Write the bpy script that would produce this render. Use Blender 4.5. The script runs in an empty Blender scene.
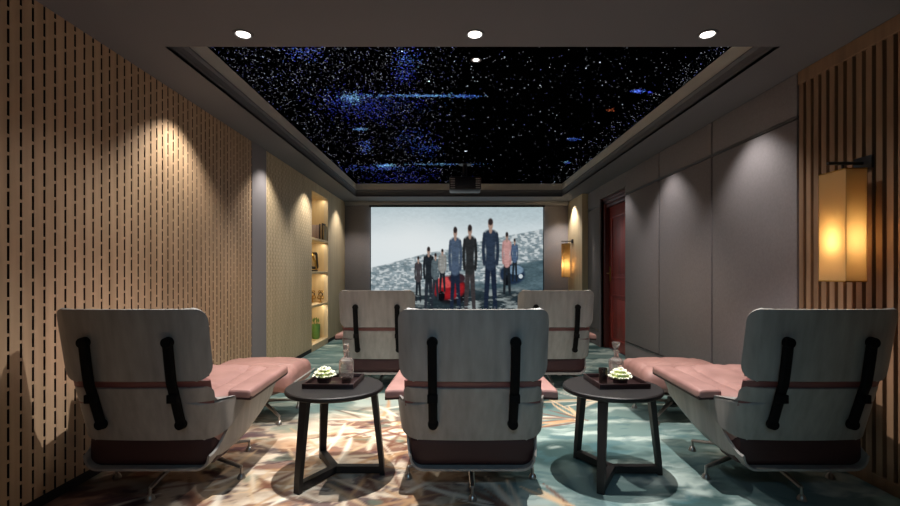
import bpy, bmesh, math, random
import numpy as np
from mathutils import Vector, Matrix
R = math.radians
PI = math.pi
random.seed(7)
rng = np.random.RandomState(11)
COL = bpy.context.scene.collection
H = 1.12            # eye height
F = 470.0           # focal length in pixels of a 900 px frame
ZC = 2.395          # soffit height
ZS = 2.61           # star ceiling height
XL, XR = -1.955, 2.21
YB, YF = -1.6, 8.6

# ------------------------------------------------------------------ helpers
class MB:
    def __init__(s): s.v = []; s.f = []; s.m = []
    def add(s, vs, fs, mi=0):
        o = len(s.v); s.v += [tuple(v) for v in vs]
        for f in fs: s.f.append(tuple(i + o for i in f)); s.m.append(mi)
        return s
    def box(s, x0, x1, y0, y1, z0, z1, mi=0):
        vs = [(x0,y0,z0),(x1,y0,z0),(x1,y1,z0),(x0,y1,z0),(x0,y0,z1),(x1,y0,z1),(x1,y1,z1),(x0,y1,z1)]
        return s.add(vs, [(0,3,2,1),(4,5,6,7),(0,1,5,4),(1,2,6,5),(2,3,7,6),(3,0,4,7)], mi)
    def cbox(s, x0, x1, y0, y1, z0, z1, c=.004, mi=0):
        # box with chamfered edges
        c = min(c, abs(x1-x0)*.45, abs(y1-y0)*.45, abs(z1-z0)*.45)
        bm = bmesh.new(); bmesh.ops.create_cube(bm, size=1)
        for v in bm.verts: v.co = ((x0+x1)/2+v.co.x*(x1-x0), (y0+y1)/2+v.co.y*(y1-y0), (z0+z1)/2+v.co.z*(z1-z0))
        bmesh.ops.bevel(bm, geom=bm.edges[:], offset=c, segments=2, affect='EDGES', profile=.5)
        s.bm(bm, mi); return s
    def bm(s, bm, mi=0):
        bm.verts.index_update()
        s.add([v.co[:] for v in bm.verts], [[v.index for v in f.verts] for f in bm.faces], mi); bm.free(); return s
    def lathe(s, prof, cx=0, cy=0, cz=0, n=32, mi=0, cap=True):
        vs = []; fs = []
        for r, z in prof:
            for k in range(n):
                a = 2*PI*k/n; vs.append((cx+r*math.cos(a), cy+r*math.sin(a), cz+z))
        for i in range(len(prof)-1):
            for k in range(n):
                a = i*n+k; b = i*n+(k+1) % n
                fs.append((a, b, b+n, a+n))
        if cap:
            fs.append(tuple(range(n))[::-1]); fs.append(tuple((len(prof)-1)*n+k for k in range(n)))
        return s.add(vs, fs, mi)
    def tube(s, pts, rad, n=10, mi=0, flat=None):
        pts = [Vector(p) for p in pts]
        if not hasattr(rad, '__len__'): rad = [rad]*len(pts)
        vs = []; fs = []
        for i, p in enumerate(pts):
            t = (pts[min(i+1, len(pts)-1)] - pts[max(i-1, 0)]).normalized()
            up = Vector((0,0,1)) if abs(t.z) < .9 else Vector((0,1,0))
            a = t.cross(up).normalized(); b = a.cross(t).normalized()
            fl = flat if flat else 1.0
            for k in range(n):
                q = 2*PI*k/n; vs.append(p + a*math.cos(q)*rad[i] + b*math.sin(q)*rad[i]*fl)
        for i in range(len(pts)-1):
            for k in range(n):
                a_ = i*n+k; b_ = i*n+(k+1) % n; fs.append((a_, b_, b_+n, a_+n))
        fs.append(tuple(range(n))[::-1]); fs.append(tuple((len(pts)-1)*n+k for k in range(n)))
        return s.add(vs, fs, mi)
    def sheet(s, P, th, mi=0):
        # closed solid from a grid of points P[i][j]; th = thickness along the (grid) normal
        n, m = len(P), len(P[0]); Q = []
        for i in range(n):
            r = []
            for j in range(m):
                du = P[i][min(j+1, m-1)] - P[i][max(j-1, 0)]
                dv = P[min(i+1, n-1)][j] - P[max(i-1, 0)][j]
                nn = du.cross(dv)
                nn = nn.normalized() if nn.length > 1e-9 else Vector((0,-1,0))
                r.append(P[i][j] - nn*th)
            Q.append(r)
        vs = [p for r in P for p in r] + [p for r in Q for p in r]; fs = []
        o = n*m
        for i in range(n-1):
            for j in range(m-1):
                a = i*m+j; fs.append((a, a+1, a+m+1, a+m)); fs.append((o+a, o+a+m, o+a+m+1, o+a+1))
        for j in range(m-1):
            fs.append((j, o+j, o+j+1, j+1)); a = (n-1)*m+j; fs.append((a, a+1, o+a+1, o+a))
        for i in range(n-1):
            a = i*m; fs.append((a, a+m, o+a+m, o+a)); a = i*m+m-1; fs.append((a, o+a, o+a+m, a+m))
        return s.add(vs, fs, mi)
    def rbox(s, c, h, r, n=10, fn=None, mi=0):
        bm = bmesh.new(); bmesh.ops.create_cube(bm, size=2)
        bmesh.ops.subdivide_edges(bm, edges=bm.edges[:], cuts=n, use_grid_fill=True)
        for v in bm.verts:
            p = [0,0,0]; q = [0,0,0]
            for k in range(3):
                p[k] = v.co[k]*h[k]; lim = max(h[k]-r, 0); q[k] = max(-lim, min(lim, p[k]))
            d = Vector(p) - Vector(q)
            if d.length > 1e-9: d = d.normalized()*r
            w = Vector(q) + d
            if fn: w = fn(w)
            v.co = w + Vector(c)
        s.bm(bm, mi); return s
    def build(s, name, mats, parent=None, smooth=True, angle=35, loc=None):
        me = bpy.data.meshes.new(name)
        me.from_pydata(s.v, [], s.f)
        if not isinstance(mats, (list, tuple)): mats = [mats]
        for m in mats: me.materials.append(m)
        if len(mats) > 1: me.polygons.foreach_set('material_index', s.m)
        bm = bmesh.new(); bm.from_mesh(me); bmesh.ops.recalc_face_normals(bm, faces=bm.faces[:]); bm.to_mesh(me); bm.free()
        if smooth:
            me.polygons.foreach_set('use_smooth', [True]*len(me.polygons)); me.set_sharp_from_angle(angle=R(angle))
        me.update()
        o = bpy.data.objects.new(name, me); COL.objects.link(o)
        if parent: o.parent = parent
        if loc: o.location = loc
        return o

def tag(o, label, cat, group=None):
    o['label'] = label; o['category'] = cat
    if group: o['group'] = group
    return o
def empty(name, loc, label, cat, group=None, rz=0):
    o = bpy.data.objects.new(name, None); COL.objects.link(o); o.location = loc; o.rotation_euler = (0,0,rz); o.empty_display_size = .1
    return tag(o, label, cat, group)
def struct(o): o['kind'] = 'structure'; return o
def copy_tree(o, parent=None):
    c = o.copy(); COL.objects.link(c); c.parent = parent
    for ch in [x for x in COL.objects if x.parent == o]: copy_tree(ch, c)
    return c
def dup(o, loc, label, rz=None):
    c = copy_tree(o); c.location = loc; c['label'] = label
    if rz is not None: c.rotation_euler = (0,0,rz)
    return c

# ------------------------------------------------------------------ materials
def srgb(r, g, b):
    f = lambda c: (c/255/12.92) if c/255 <= .04045 else ((c/255+.055)/1.055)**2.4
    return (f(r), f(g), f(b), 1)
def mat(name, col, rough=.6, metal=0, spec=.5, bump=None, **kw):
    m = bpy.data.materials.new(name); m.use_nodes = True
    nt = m.node_tree; b = nt.nodes['Principled BSDF']
    b.inputs['Base Color'].default_value = col; b.inputs['Roughness'].default_value = rough
    b.inputs['Metallic'].default_value = metal; b.inputs['Specular IOR Level'].default_value = spec
    for k, v in kw.items(): b.inputs[k.replace('_', ' ')].default_value = v
    return m
def streaks(m, c1, c2, scale, vec=(1,1,1), detail=4, bump=.0, lo=.3, hi=.7, dist=0):
    nt = m.node_tree; b = nt.nodes['Principled BSDF']
    tc = nt.nodes.new('ShaderNodeTexCoord'); mp = nt.nodes.new('ShaderNodeMapping'); mp.inputs['Scale'].default_value = vec
    no = nt.nodes.new('ShaderNodeTexNoise'); no.inputs['Scale'].default_value = scale; no.inputs['Detail'].default_value = detail; no.inputs['Distortion'].default_value = dist
    cr = nt.nodes.new('ShaderNodeValToRGB'); cr.color_ramp.elements[0].position = lo; cr.color_ramp.elements[1].position = hi
    cr.color_ramp.elements[0].color = c1; cr.color_ramp.elements[1].color = c2
    nt.links.new(tc.outputs['Object'], mp.inputs['Vector']); nt.links.new(mp.outputs[0], no.inputs['Vector'])
    nt.links.new(no.outputs[0], cr.inputs[0]); nt.links.new(cr.outputs[0], b.inputs['Base Color'])
    if bump:
        bp = nt.nodes.new('ShaderNodeBump'); bp.inputs['Strength'].default_value = bump; bp.inputs['Distance'].default_value = .002
        nt.links.new(no.outputs[0], bp.inputs['Height']); nt.links.new(bp.outputs[0], b.inputs['Normal'])
    return m
def emis(name, col, st):
    m = bpy.data.materials.new(name); m.use_nodes = True; nt = m.node_tree; nt.nodes.clear()
    e = nt.nodes.new('ShaderNodeEmission'); e.inputs[0].default_value = col; e.inputs[1].default_value = st
    o = nt.nodes.new('ShaderNodeOutputMaterial'); nt.links.new(e.outputs[0], o.inputs[0]); return m
def attr_emis(name, st):
    m = emis(name, (1,1,1,1), st); nt = m.node_tree
    a = nt.nodes.new('ShaderNodeVertexColor'); a.layer_name = 'Col'
    e = [n for n in nt.nodes if n.type == 'EMISSION'][0]; nt.links.new(a.outputs[0], e.inputs[0]); return m

M = {}
M['slat'] = streaks(mat('oak_slat', srgb(178,150,121), .55), srgb(168,140,111), srgb(192,162,132), 30, (.6,.6,.04), 3)
M['slat_pale'] = streaks(mat('pale_oak', srgb(206,184,150), .55), srgb(196,174,140), srgb(214,194,160), 30, (.6,.6,.05), 3)
M['slot'] = mat('dark_slot', srgb(26,9,11), .9)
M['rslat'] = streaks(mat('walnut_slat', srgb(136,106,80), .55), srgb(122,94,70), srgb(150,118,90), 30, (.6,.6,.04), 3)
M['rback'] = mat('slat_backing', srgb(40,24,20), .9)
M['greywall'] = streaks(mat('grey_fabric_panel', srgb(128,122,124), .85), srgb(124,118,120), srgb(132,126,128), 60)
M['greystrip'] = mat('grey_paint', srgb(128,124,128), .8)
M['joint'] = mat('panel_joint', srgb(34,31,33), .7)
M['metalstrip'] = mat('trim_metal', srgb(120,118,120), .35, .8)
M['soffit'] = mat('soffit_paint', srgb(104,105,110), .9)
M['coffer'] = mat('coffer_paint', srgb(205,202,196), .85)
M['dark'] = mat('black_metal', srgb(24,22,23), .45)
M['shell'] = streaks(mat('washed_ash_veneer', srgb(138,135,131), .45), srgb(124,121,118), srgb(151,147,142), 26, (1,1,.05), 5, lo=.25, hi=.75)
M['shell_edge'] = M['shell']
M['leather'] = streaks(mat('rose_leather', srgb(158,118,112), .5), srgb(148,110,104), srgb(168,128,121), 8, bump=0)
M['leather_shade'] = mat('rose_leather_shade', srgb(46,15,17), .6)  # rose leather with the shade of the undersides put into its colour
M['leather_half_shade'] = mat('rose_leather_half_shade', srgb(112,62,60), .45)  # rose leather darkened to paint in the shade of the gap between shells
M['brace'] = mat('black_brace', srgb(4,4,5), .8, 0, .15)
M['alu'] = mat('cast_aluminium', srgb(170,165,160), .3, .9)
M['table'] = streaks(mat('dark_walnut_table', srgb(18,15,16), .5), srgb(14,12,13), srgb(24,20,21), 30, (1,.06,1), 4)
M['tray'] = mat('tray_lacquer', srgb(42,26,26), .3)
M['flower'] = mat('white_petal', srgb(250,250,226), .6)
M['leaf'] = mat('green_leaf', srgb(90,120,50), .5)
M['leaf_pale'] = mat('pale_green_bud', srgb(190,205,120), .6)
M['glass'] = mat('clear_glass', (1,1,1,1), .03, 0, .5, Transmission_Weight=1.0, IOR=1.45)
M['glass_smoke'] = mat('smoked_glass', srgb(120,100,95), .05, 0, .5, Transmission_Weight=.9, IOR=1.4)
M['door'] = streaks(mat('mahogany_door', srgb(150,58,50), .4), srgb(134,50,44), srgb(166,66,56), 20, (1,1,.06), 4)
M['doorframe'] = mat('mahogany_frame', srgb(84,32,28), .4)
M['brass'] = mat('brass', srgb(180,140,70), .3, .9)
M['niche'] = streaks(mat('niche_veneer', srgb(214,186,140), .55), srgb(204,176,130), srgb(222,196,150), 30, (.6,.6,.05), 3)
M['pelmet'] = mat('grey_pelmet', srgb(150,148,148), .6)
M['blackborder'] = mat('screen_border', srgb(8,8,9), .8)
M['white'] = mat('white_plastic', srgb(220,220,220), .5)
M['lamp'] = emis('lamp_disc', (1,.93,.85,1), 9)

# ------------------------------------------------------------------ value noise for carpet / picture
def vnoise(x, y, seed=0):
    r = np.random.RandomState(seed); T = r.rand(256, 256)
    xi = np.floor(x).astype(int); yi = np.floor(y).astype(int); fx = x-xi; fy = y-yi
    fx = fx*fx*(3-2*fx); fy = fy*fy*(3-2*fy)
    g = lambda a, b: T[a % 256, b % 256]
    return (g(xi,yi)*(1-fx)+g(xi+1,yi)*fx)*(1-fy) + (g(xi,yi+1)*(1-fx)+g(xi+1,yi+1)*fx)*fy
def fbm(x, y, seed=0, o=5):
    s = 0; a = .5; t = 0
    for k in range(o): s = s+a*vnoise(x*2**k, y*2**k, seed+k); t += a; a *= .55
    return s/t
def sstep(a, b, x):
    t = np.clip((x-a)/(b-a), 0, 1); return t*t*(3-2*t)
def lerp(A, B, t): return A*(1-t[..., None]) + B*t[..., None]
def lin(*c): return np.array(srgb(*c)[:3])

def grid_object(name, xs, ys, fn_pt, colors, m, parent=None):
    nx, ny = len(xs), len(ys)
    XX, YY = np.meshgrid(xs, ys)
    pts = fn_pt(XX, YY).reshape(-1, 3)
    i = np.arange((ny-1)*(nx-1)); r = i//(nx-1); c = i % (nx-1); a = r*nx+c
    faces = np.stack([a, a+1, a+nx+1, a+nx], 1)
    me = bpy.data.meshes.new(name); me.vertices.add(len(pts)); me.vertices.foreach_set('co', pts.ravel())
    me.loops.add(len(faces)*4); me.loops.foreach_set('vertex_index', faces.ravel().astype(np.int32))
    me.polygons.add(len(faces)); me.polygons.foreach_set('loop_start', np.arange(0, len(faces)*4, 4, dtype=np.int32)); 
    me.update(calc_edges=True); me.validate()
    if colors is not None:
        ca = me.color_attributes.new('Col', 'FLOAT_COLOR', 'POINT')
        rgba = np.concatenate([colors.reshape(-1,3), np.ones((len(pts),1))], 1).astype(np.float32); ca.data.foreach_set('color', rgba.ravel())
    me.materials.append(m)
    o = bpy.data.objects.new(name, me); COL.objects.link(o)
    if parent: o.parent = parent
    return o

# ------------------------------------------------------------------ FLOOR (patterned wall-to-wall carpet)
def carpet_colors(X, Y):
    wx = X + .25*(fbm(X*1.3, Y*1.3, 31)-.5)*2; wy = Y + .25*(fbm(X*1.3+9, Y*1.3, 41)-.5)*2
    teal = lerp(lerp(np.tile(lin(60,84,84), X.shape+(1,)), lin(112,136,134), sstep(.3,.55,fbm(wx*1.6, wy*3.2, 3))), lin(176,192,186), sstep(.47,.68,fbm(wx*2.3, wy*6.5, 5)))
    teal = lerp(teal, lin(70,104,110), .6*sstep(.55,.7,fbm(wx*4, wy*9, 77)))
    cream = lerp(np.tile(lin(196,172,148), X.shape+(1,)), lin(236,220,198), sstep(.35,.65,fbm(wx*5, wy*8, 8)))
    cream = lerp(cream, lin(132,92,80), .85*sstep(.5,.62,fbm(wx*4.5+3, wy*7, 15)))
    cream = lerp(cream, lin(74,54,66), .8*sstep(.56,.66,fbm(wx*5+30, wy*9, 19)))
    cream = lerp(cream, lin(118,138,118), .6*sstep(.56,.68,fbm(wx*3.5+13, wy*6, 23)))
    cream = lerp(cream, lin(178,128,84), .5*sstep(.55,.68,fbm(wx*6+50, wy*8, 29)))
    # cream island on the left, teal on the right and at the back
    k = sstep(.35,-.15, X + .5*(fbm(X*1.2, Y*1.2, 50)-.5) + .25*np.maximum(0, Y-2.9)) * sstep(3.95,3.3, Y + .8*(fbm(X*1.5, Y*1.5, 60)-.5) - .0*X)
    c = lerp(teal, cream, k)
    # feathery bursts
    rs = np.random.RandomState(5)
    bursts = [(-.25,3.1,.75,20,.95),(-.55,2.75,.6,18,.8),(-.9,2.55,.5,16,.8),(-.05,3.6,.8,16,.9),(-.5,3.5,.7,16,.8),(-1.2,2.35,.5,14,.8),(-.2,2.35,.45,14,.8),
              (.42,3.5,.55,9,.9),(1.0,3.55,.75,11,.9),(.75,3.9,.5,8,.7),(.35,2.1,.5,12,.8),(.6,2.2,.35,9,.8),(1.3,4.1,.6,10,.7),(-.9,4.6,.5,9,.5),(.2,5.2,.6,9,.6)]
    cols = [lin(238,222,198), lin(226,196,158), lin(244,234,216), lin(200,160,120), lin(128,86,70)]
    for bi, (bx, by, rad, n, op) in enumerate(bursts):
        base = rs.rand()*6.28
        spread = 6.28 if bx < .25 and by < 4 else 2.4
        if bx > .25: base = R(150)
        for q in range(n):
            an = base + spread*(q+rs.rand()*1.4)/n - (spread/2 if spread < 6 else 0)
            L = rad*(.5+.5*rs.rand()); w = .012+.014*rs.rand(); cc = cols[rs.randint(len(cols))]; cur = (rs.rand()-.5)*1.3
            ox, oy = (rs.randn()*.16, rs.randn()*.16) if bx < .25 else (rs.randn()*.03, rs.randn()*.03)
            dx = X-bx-ox; dy = Y-by-oy
            t = (dx*math.cos(an)+dy*math.sin(an))/L
            s = (-dx*math.sin(an)+dy*math.cos(an)) - cur*L*t*t*.5
            m = (t > .05) & (t < 1)
            wid = w*np.sqrt(np.clip(t,0,1))*(1-np.clip(t,0,1))**.7*2.2
            a = np.where(m, np.clip(1.3 - np.abs(s)/np.maximum(wid,1e-4), 0, 1), 0)*op
            c = lerp(c, cc, a)
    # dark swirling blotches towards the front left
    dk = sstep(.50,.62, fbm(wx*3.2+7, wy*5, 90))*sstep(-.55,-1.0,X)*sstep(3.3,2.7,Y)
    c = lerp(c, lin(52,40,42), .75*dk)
    return c
def axis(segs):
    out = []
    for a, b, st in segs:
        n = int(round((b-a)/st)); out += list(np.linspace(a, b, n, endpoint=False))
    out.append(segs[-1][1]); return np.array(out)
xs = axis([(XL-.1, XR+.1, .0125)])
ys = axis([(YB, 1.9, .1), (1.9, 4.2, .0125), (4.2, 8.7, .03)])
XX, YY = np.meshgrid(xs, ys)
mc = mat('carpet', (1,1,1,1), .95, 0, .1)
nt = mc.node_tree; a = nt.nodes.new('ShaderNodeVertexColor'); a.layer_name = 'Col'
b = nt.nodes['Principled BSDF']; nt.links.new(a.outputs[0], b.inputs['Base Color'])
no = nt.nodes.new('ShaderNodeTexNoise'); no.inputs['Scale'].default_value = 300; bp = nt.nodes.new('ShaderNodeBump'); bp.inputs['Strength'].default_value = .3; bp.inputs['Distance'].default_value = .003
nt.links.new(no.outputs[0], bp.inputs['Height']); nt.links.new(bp.outputs[0], b.inputs['Normal'])
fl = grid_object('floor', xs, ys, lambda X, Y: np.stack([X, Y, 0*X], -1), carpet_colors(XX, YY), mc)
struct(fl)

# ------------------------------------------------------------------ WALLS
def slotted(name, y0, y1, z0, z1, pitch, slot, dp, dash, m_wood, xf=XL):
    b = MB(); n = int(round((y1-y0)/pitch)); p = (y1-y0)/n
    b.box(xf-.06, xf-.014, y0, y1, z0, z1, 1)
    for i in range(n):
        ya = y0+i*p; b.box(xf-.014, xf-.0022, ya, ya+p-slot, z0, z1, 1); b.box(xf-.0022, xf, ya, ya+p-slot, z0, z1, 0)
        off = (i % 2)*dp*.5
        if ya > 1.2:
            z = z0+off+.02
            while z < z1-.02:
                b.box(xf-.010, xf-.0008, ya+p-slot, ya+p, z, z+dp-dash, 0); z += dp
    return struct(b.build(name, [m_wood, M['slot']], smooth=False))
slotted('wall_left', YB, 4.59, .055, ZC, .061, .0125, .08, .066, M['slat'])
slotted('wall_left_far', 4.94, 6.56, .055, ZC, .045, .010, .08, .058, M['slat_pale'])
b = MB(); b.box(XL-.06, XL+.004, 4.59, 4.94, 0, ZC); struct(b.build('wall_left_pilaster', M['greystrip'], smooth=False))
b = MB(); b.box(XL-.06, XL, 7.41, YF, .055, ZC)
struct(b.build('wall_left_end', M['slat_pale'], smooth=False))
b = MB(); b.box(XL-.06, XL, 6.56, 7.41, 2.26, ZC); b.box(XL-.06, XL, 6.56, 7.41, 0, .09)
struct(b.build('wall_left_niche_surround', M['slat_pale'], smooth=False))
b = MB(); b.box(XL-.06, XL-.006, YB, 4.59, 0, .055); b.box(XL-.06, XL-.006, 4.94, 6.56, 0, .055); b.box(XL-.06, XL-.006, 7.41, YF, 0, .055)
struct(b.build('baseboard_left', M['joint'], smooth=False))
# display niche with shelves
nd = .30
b = MB()
b.box(XL-nd-.03, XL-nd, 6.53, 7.44, .06, 2.29)
b.box(XL-nd, XL-.06, 6.53, 6.56, .06, 2.29); b.box(XL-nd, XL-.06, 7.41, 7.44, .06, 2.29)
b.box(XL-nd, XL-.06, 6.56, 7.41, 2.26, 2.29); b.box(XL-nd, XL-.06, 6.56, 7.41, .05, .09)
struct(b.build('wall_left_niche', M['niche'], smooth=False))
shelf_z = [.65, 1.13, 1.61]
for z in shelf_z:
    b = MB(); b.cbox(XL-nd+.002, XL-.004, 6.562, 7.408, z-.035, z, .003)
    o = b.build('niche_shelf', M['niche'])
    tag(o, {.65:'pale wooden shelf in the wall niche, lowest of the three', 1.13:'pale wooden shelf in the wall niche, middle of the three', 1.61:'pale wooden shelf in the wall niche, topmost, under the books'}[z], 'shelf', 'shelves in the lit wall niche')

# right wall: walnut slats near, grey upholstered panels further, door, panels
b = MB(); b.box(XR+.03, XR+.08, YB, 3.0, 0, ZC, 1)
b.cbox(XR-.004, XR+.03, YB, 3.0, ZC-.085, ZC-.0005, .003, 0)
b.cbox(XR-.004, XR+.03, YB, 3.0, 0.0005, .065, .003, 0)
y = 2.993-.036
k = 0
while y > YB:
    b.box(XR, XR+.03, y, y+.036, .065, ZC-.085, 0); y -= .0604
struct(b.build('wall_right_slats', [M['rslat'], M['rback']], smooth=False))
b = MB()
b.box(XR+.02, XR+.08, 3.0, 6.0, 0, ZC, 1)
for ya, yb in [(3.003, 4.0), (4.0, 5.02), (5.02, 5.997)]:
    b.cbox(XR, XR+.02, ya+.011, yb-.011, 2.122, ZC-.001, .004)
    b.cbox(XR, XR+.02, ya+.011, yb-.011, .242, 2.098, .004)
for ya, yb in [(7.03, 7.66)]:
    b.box(XR+.02, XR+.08, ya, yb+.9, 0, ZC, 1)
    b.cbox(XR, XR+.02, ya+.011, yb-.011, 2.122, ZC-.001, .004)
    b.cbox(XR, XR+.02, ya+.011, yb-.011, .242, 2.098, .004)
b.box(XR, XR+.08, 6.0, 7.03, 2.21, ZC)
b.box(XR, XR+.2, 5.985, 6.0, 0, ZC); b.box(XR, XR+.2, 7.03, 7.04, 0, ZC); b.box(XR+.185, XR+.2, 6.0, 7.03, 0, ZC)
struct(b.build('wall_right', [M['greywall'], M['joint']]))
b = MB()
for ya, yb in [(3.003, 5.985), (7.04, 7.66)]:
    b.cbox(XR-.006, XR+.02, ya, yb, 2.104, 2.116, .002); b.cbox(XR-.008, XR+.02, ya, yb, .222, .236, .003)
struct(b.build('trim_1', M['metalstrip']))
b = MB()
for ya, yb in [(3.003, 5.985), (7.04, 7.66)]: b.cbox(XR-.002, XR+.02, ya, yb, 0.0005, .221, .003)
struct(b.build('baseboard_right', M['greywall']))
b = MB(); b.box(2.12, XR+.08, 7.66, YF, 0, ZC); struct(b.build('wall_right_wood_pilaster', M['slat_pale'], smooth=False))

# door
d = empty('door_1', (XR+.12, 6.515, 0), 'dark red mahogany panelled door in the grey right wall', 'door'); d['kind'] = 'structure'
b = MB()
b.cbox(-.07, .06, -.515, -.44, 0, 2.2, .006); b.cbox(-.07, .06, .44, .515, 0, 2.2, .006)
b.cbox(-.07, .06, -.515, .515, 2.12, 2.2, .006); b.cbox(-.085, -.06, -.515, .515, 2.165, 2.209, .006)
b.cbox(-.05, .06, -.43, .43, 2.07, 2.13, .005)
b.build('door_frame', M['doorframe'], d)
b = MB(); b.cbox(.0, .045, -.44, .44, .005, 2.07, .003)
slab = b.build('door_leaf', M['door'], d)
def dpanel(z0, z1):
    b = MB()
    for (ya, yb, za, zb) in [(-.33,.33,z0,z0+.03),(-.33,.33,z1-.03,z1),(-.33,-.30,z0,z1),(.30,.33,z0,z1)]: b.cbox(-.014, .002, ya, yb, za, zb, .006)
    b.cbox(-.008, .002, -.25, .25, z0+.08, z1-.08, .006)
    return b.build('door_panel', M['door'], d)
dpanel(1.02, 1.93); dpanel(.14, .80)
b = MB(); b.cbox(-.012, .002, .375, .415, .98, 1.2, .004); b.tube([(-.01,.395,1.1),(-.05,.395,1.1),(-.055,.33,1.1),(-.05,.28,1.1)], .009)
hd = b.build('door_handle', M['brass'], d)

# front wall (screen wall) and rear wall
b = MB(); b.box(XL-.06, XR+.08, YF, YF+.08, 0, ZC, 0)
b.cbox(XL, -1.50, YF-.02, YF-.001, .10, 2.35, .004, 0); b.cbox(1.68, 2.12, YF-.02, YF-.001, .10, 2.35, .004, 0)
b.cbox(-1.50, 1.68, YF-.02, YF-.001, .10, .38, .004, 0)
struct(b.build('wall_front', [M['greywall']]))
b = MB(); b.box(XL-.06, XR+.08, YB-.08, YB, 0, ZC); struct(b.build('wall_rear', M['greywall'], smooth=False))
b = MB(); b.cbox(XL, XR, YF-.035, YF-.021, 0.0005, .09, .003); struct(b.build('baseboard_front', M['joint']))

# ------------------------------------------------------------------ CEILING with coffer
cx0, cx1, cy0, cy1 = -1.625, 1.857, 2.66, 7.94
b = MB()
b.box(XL-.06, XR+.08, YB-.08, cy0, ZC, ZC+.04); b.box(XL-.06, XR+.08, cy1, YF+.08, ZC, ZC+.04)
b.box(XL-.06, cx0, cy0, cy1, ZC, ZC+.04); b.box(cx1, XR+.08, cy0, cy1, ZC, ZC+.04)
struct(b.build('ceiling', M['soffit'], smooth=False))
# coffer sides: stepped moulding and plain band, mitred
def ring(prof, name, m):
    # prof: (inset, z) pairs, inset towards the room's middle from the soffit edge
    b = MB(); vs = []; fs = []
    for ins, z in prof:
        vs += [(cx0+ins, cy0+ins, z), (cx1-ins, cy0+ins, z), (cx1-ins, cy1-ins, z), (cx0+ins, cy1-ins, z)]
    n = len(prof)
    for i in range(n-1):
        for k in range(4): fs.append((i*4+k, i*4+(k+1) % 4, (i+1)*4+(k+1) % 4, (i+1)*4+k))
    for k in range(4): fs.append(((n-1)*4+k, (n-1)*4+(k+1) % 4, (k+1) % 4, k))
    b.add(vs, fs); return struct(b.build(name, m, smooth=False))
ring([(-.05,ZC+.045),(-.05,ZC+.0005),(0,ZC+.0005),(0,ZC+.022),(-.005,ZC+.022),(-.005,ZC+.04),(-.003,ZC+.045)], 'trim_2', M['soffit'])
ring([(-.05,ZC+.046),(-.005,ZC+.046),(-.005,ZC+.085),(.0,ZC+.088),(.012,ZC+.10),(.012,ZC+.108),(-.05,ZC+.108)], 'trim_3', M['soffit'])
ring([(-.05,ZC+.109),(.004,ZC+.109),(.004,ZS),(-.05,ZS)], 'trim_4', M['coffer'])

# star ceiling panel and its points of light
star = empty('star_ceiling_panel', ((cx0+cx1)/2, (cy0+cy1)/2, ZS), 'black star ceiling panel with white and blue points of light and a blue nebula', 'ceiling panel')
scx, scy = (cx0+cx1)/2, (cy0+cy1)/2
ms = mat('night_sky_film', (.0004,.0004,.0006,1), 1, 0, 0)
b = MB(); b.box(cx0-.06-scx, cx1+.06-scx, cy0-.06-scy, cy1+.06-scy, .0005, .03)
b.build('panel', ms, star, smooth=False)
def px_to_star(px, py): # a point on the star panel for a spot seen in the photograph
    Y = F*(ZS-H)/(272-py); return ((px-452)*Y/F, Y)
SV = []; SF = []; SC = []
def add_star(x, y, r, col, elong=1):
    if not (cx0+.02 < x < cx1-.02 and cy0+.02 < y < cy1-.02): return
    o = len(SV); n = 6
    for k in range(n):
        a = 2*PI*k/n; SV.append((x-scx+r*math.cos(a)*elong, y-scy+r*math.sin(a), -.002))
    SF.append(tuple(range(o, o+n))[::-1]); SC.extend([tuple(col)+(1,)]*n)
W = np.array([.85,.9,1.0]); B1 = np.array([.13,.17,1.5]); B2 = np.array([.2,.5,1.6]); CY = np.array([.55,1.2,1.6])
def sc(y): return .00070*y
rs = np.random.RandomState(3)
n = 0
while n < 15000:
    px = 205+rs.rand()*535; py = 44+rs.rand()**1.0*142
    x, y = px_to_star(px, py)
    dens = .95 if px < 410 else (.95-.80*(px-410)/60 if px < 470 else .13)
    edge = ((cx1-x)*F/y)
    if px > 500 and edge < 26: dens = .75
    n += 1
    if rs.rand() > dens: continue
    br = rs.rand()**3.2*1.7+.05
    c = W*br
    if rs.rand() < .25: c = (W*.4+B1*.6)*br
    add_star(x, y, sc(y)*(.7+.6*rs.rand()), c)
for k in range(120):
    px = 215+rs.rand()*510; py = 50+rs.rand()*130; x, y = px_to_star(px, py)
    add_star(x, y, sc(y)*1.35, W*(.8+1.6*rs.rand()))
def cluster(px, py, sx, sy, n, cols, br=1, size=1.0):
    for k in range(int(n*1.5)):
        qx = px+rs.randn()*sx; qy = py+rs.randn()*sy
        if qy > 184: continue
        x, y = px_to_star(qx, qy); c = cols[rs.randint(len(cols))]
        add_star(x, y, sc(y)*(.8+.8*rs.rand())*size, c*br*(.25+rs.rand()))
cluster(304, 50, 10, 6, 130, [B1,B1,B2,W*.5], 1)
cluster(407, 60, 7, 9, 130, [B1,B1,B2,CY*.6], 1)
cluster(404, 74, 6, 7, 60, [B1], .7)
cluster(352, 98, 6, 3, 110, [B2,CY,CY], 1.3)
cluster(350, 101, 20, 6, 240, [B1,B1,B2*.7], .8)
cluster(362, 112, 22, 6, 150, [B1], .6)
cluster(420, 95.5, 28, .8, 260, [B2,CY,B2], .8)
cluster(395, 104, 24, 5, 150, [B1,B2*.5], .5)
cluster(360, 129, 3.5, .8, 40, [B2,CY], .9)
cluster(366, 146, 3, 4, 50, [B2,B1], 1)
cluster(412, 138, 10, 5, 80, [B1,B2], .6)
cluster(428, 148, 8, 4, 80, [B1,B2], .7)
cluster(387, 165.5, 5, .9, 90, [CY,B2], 1.2)
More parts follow.
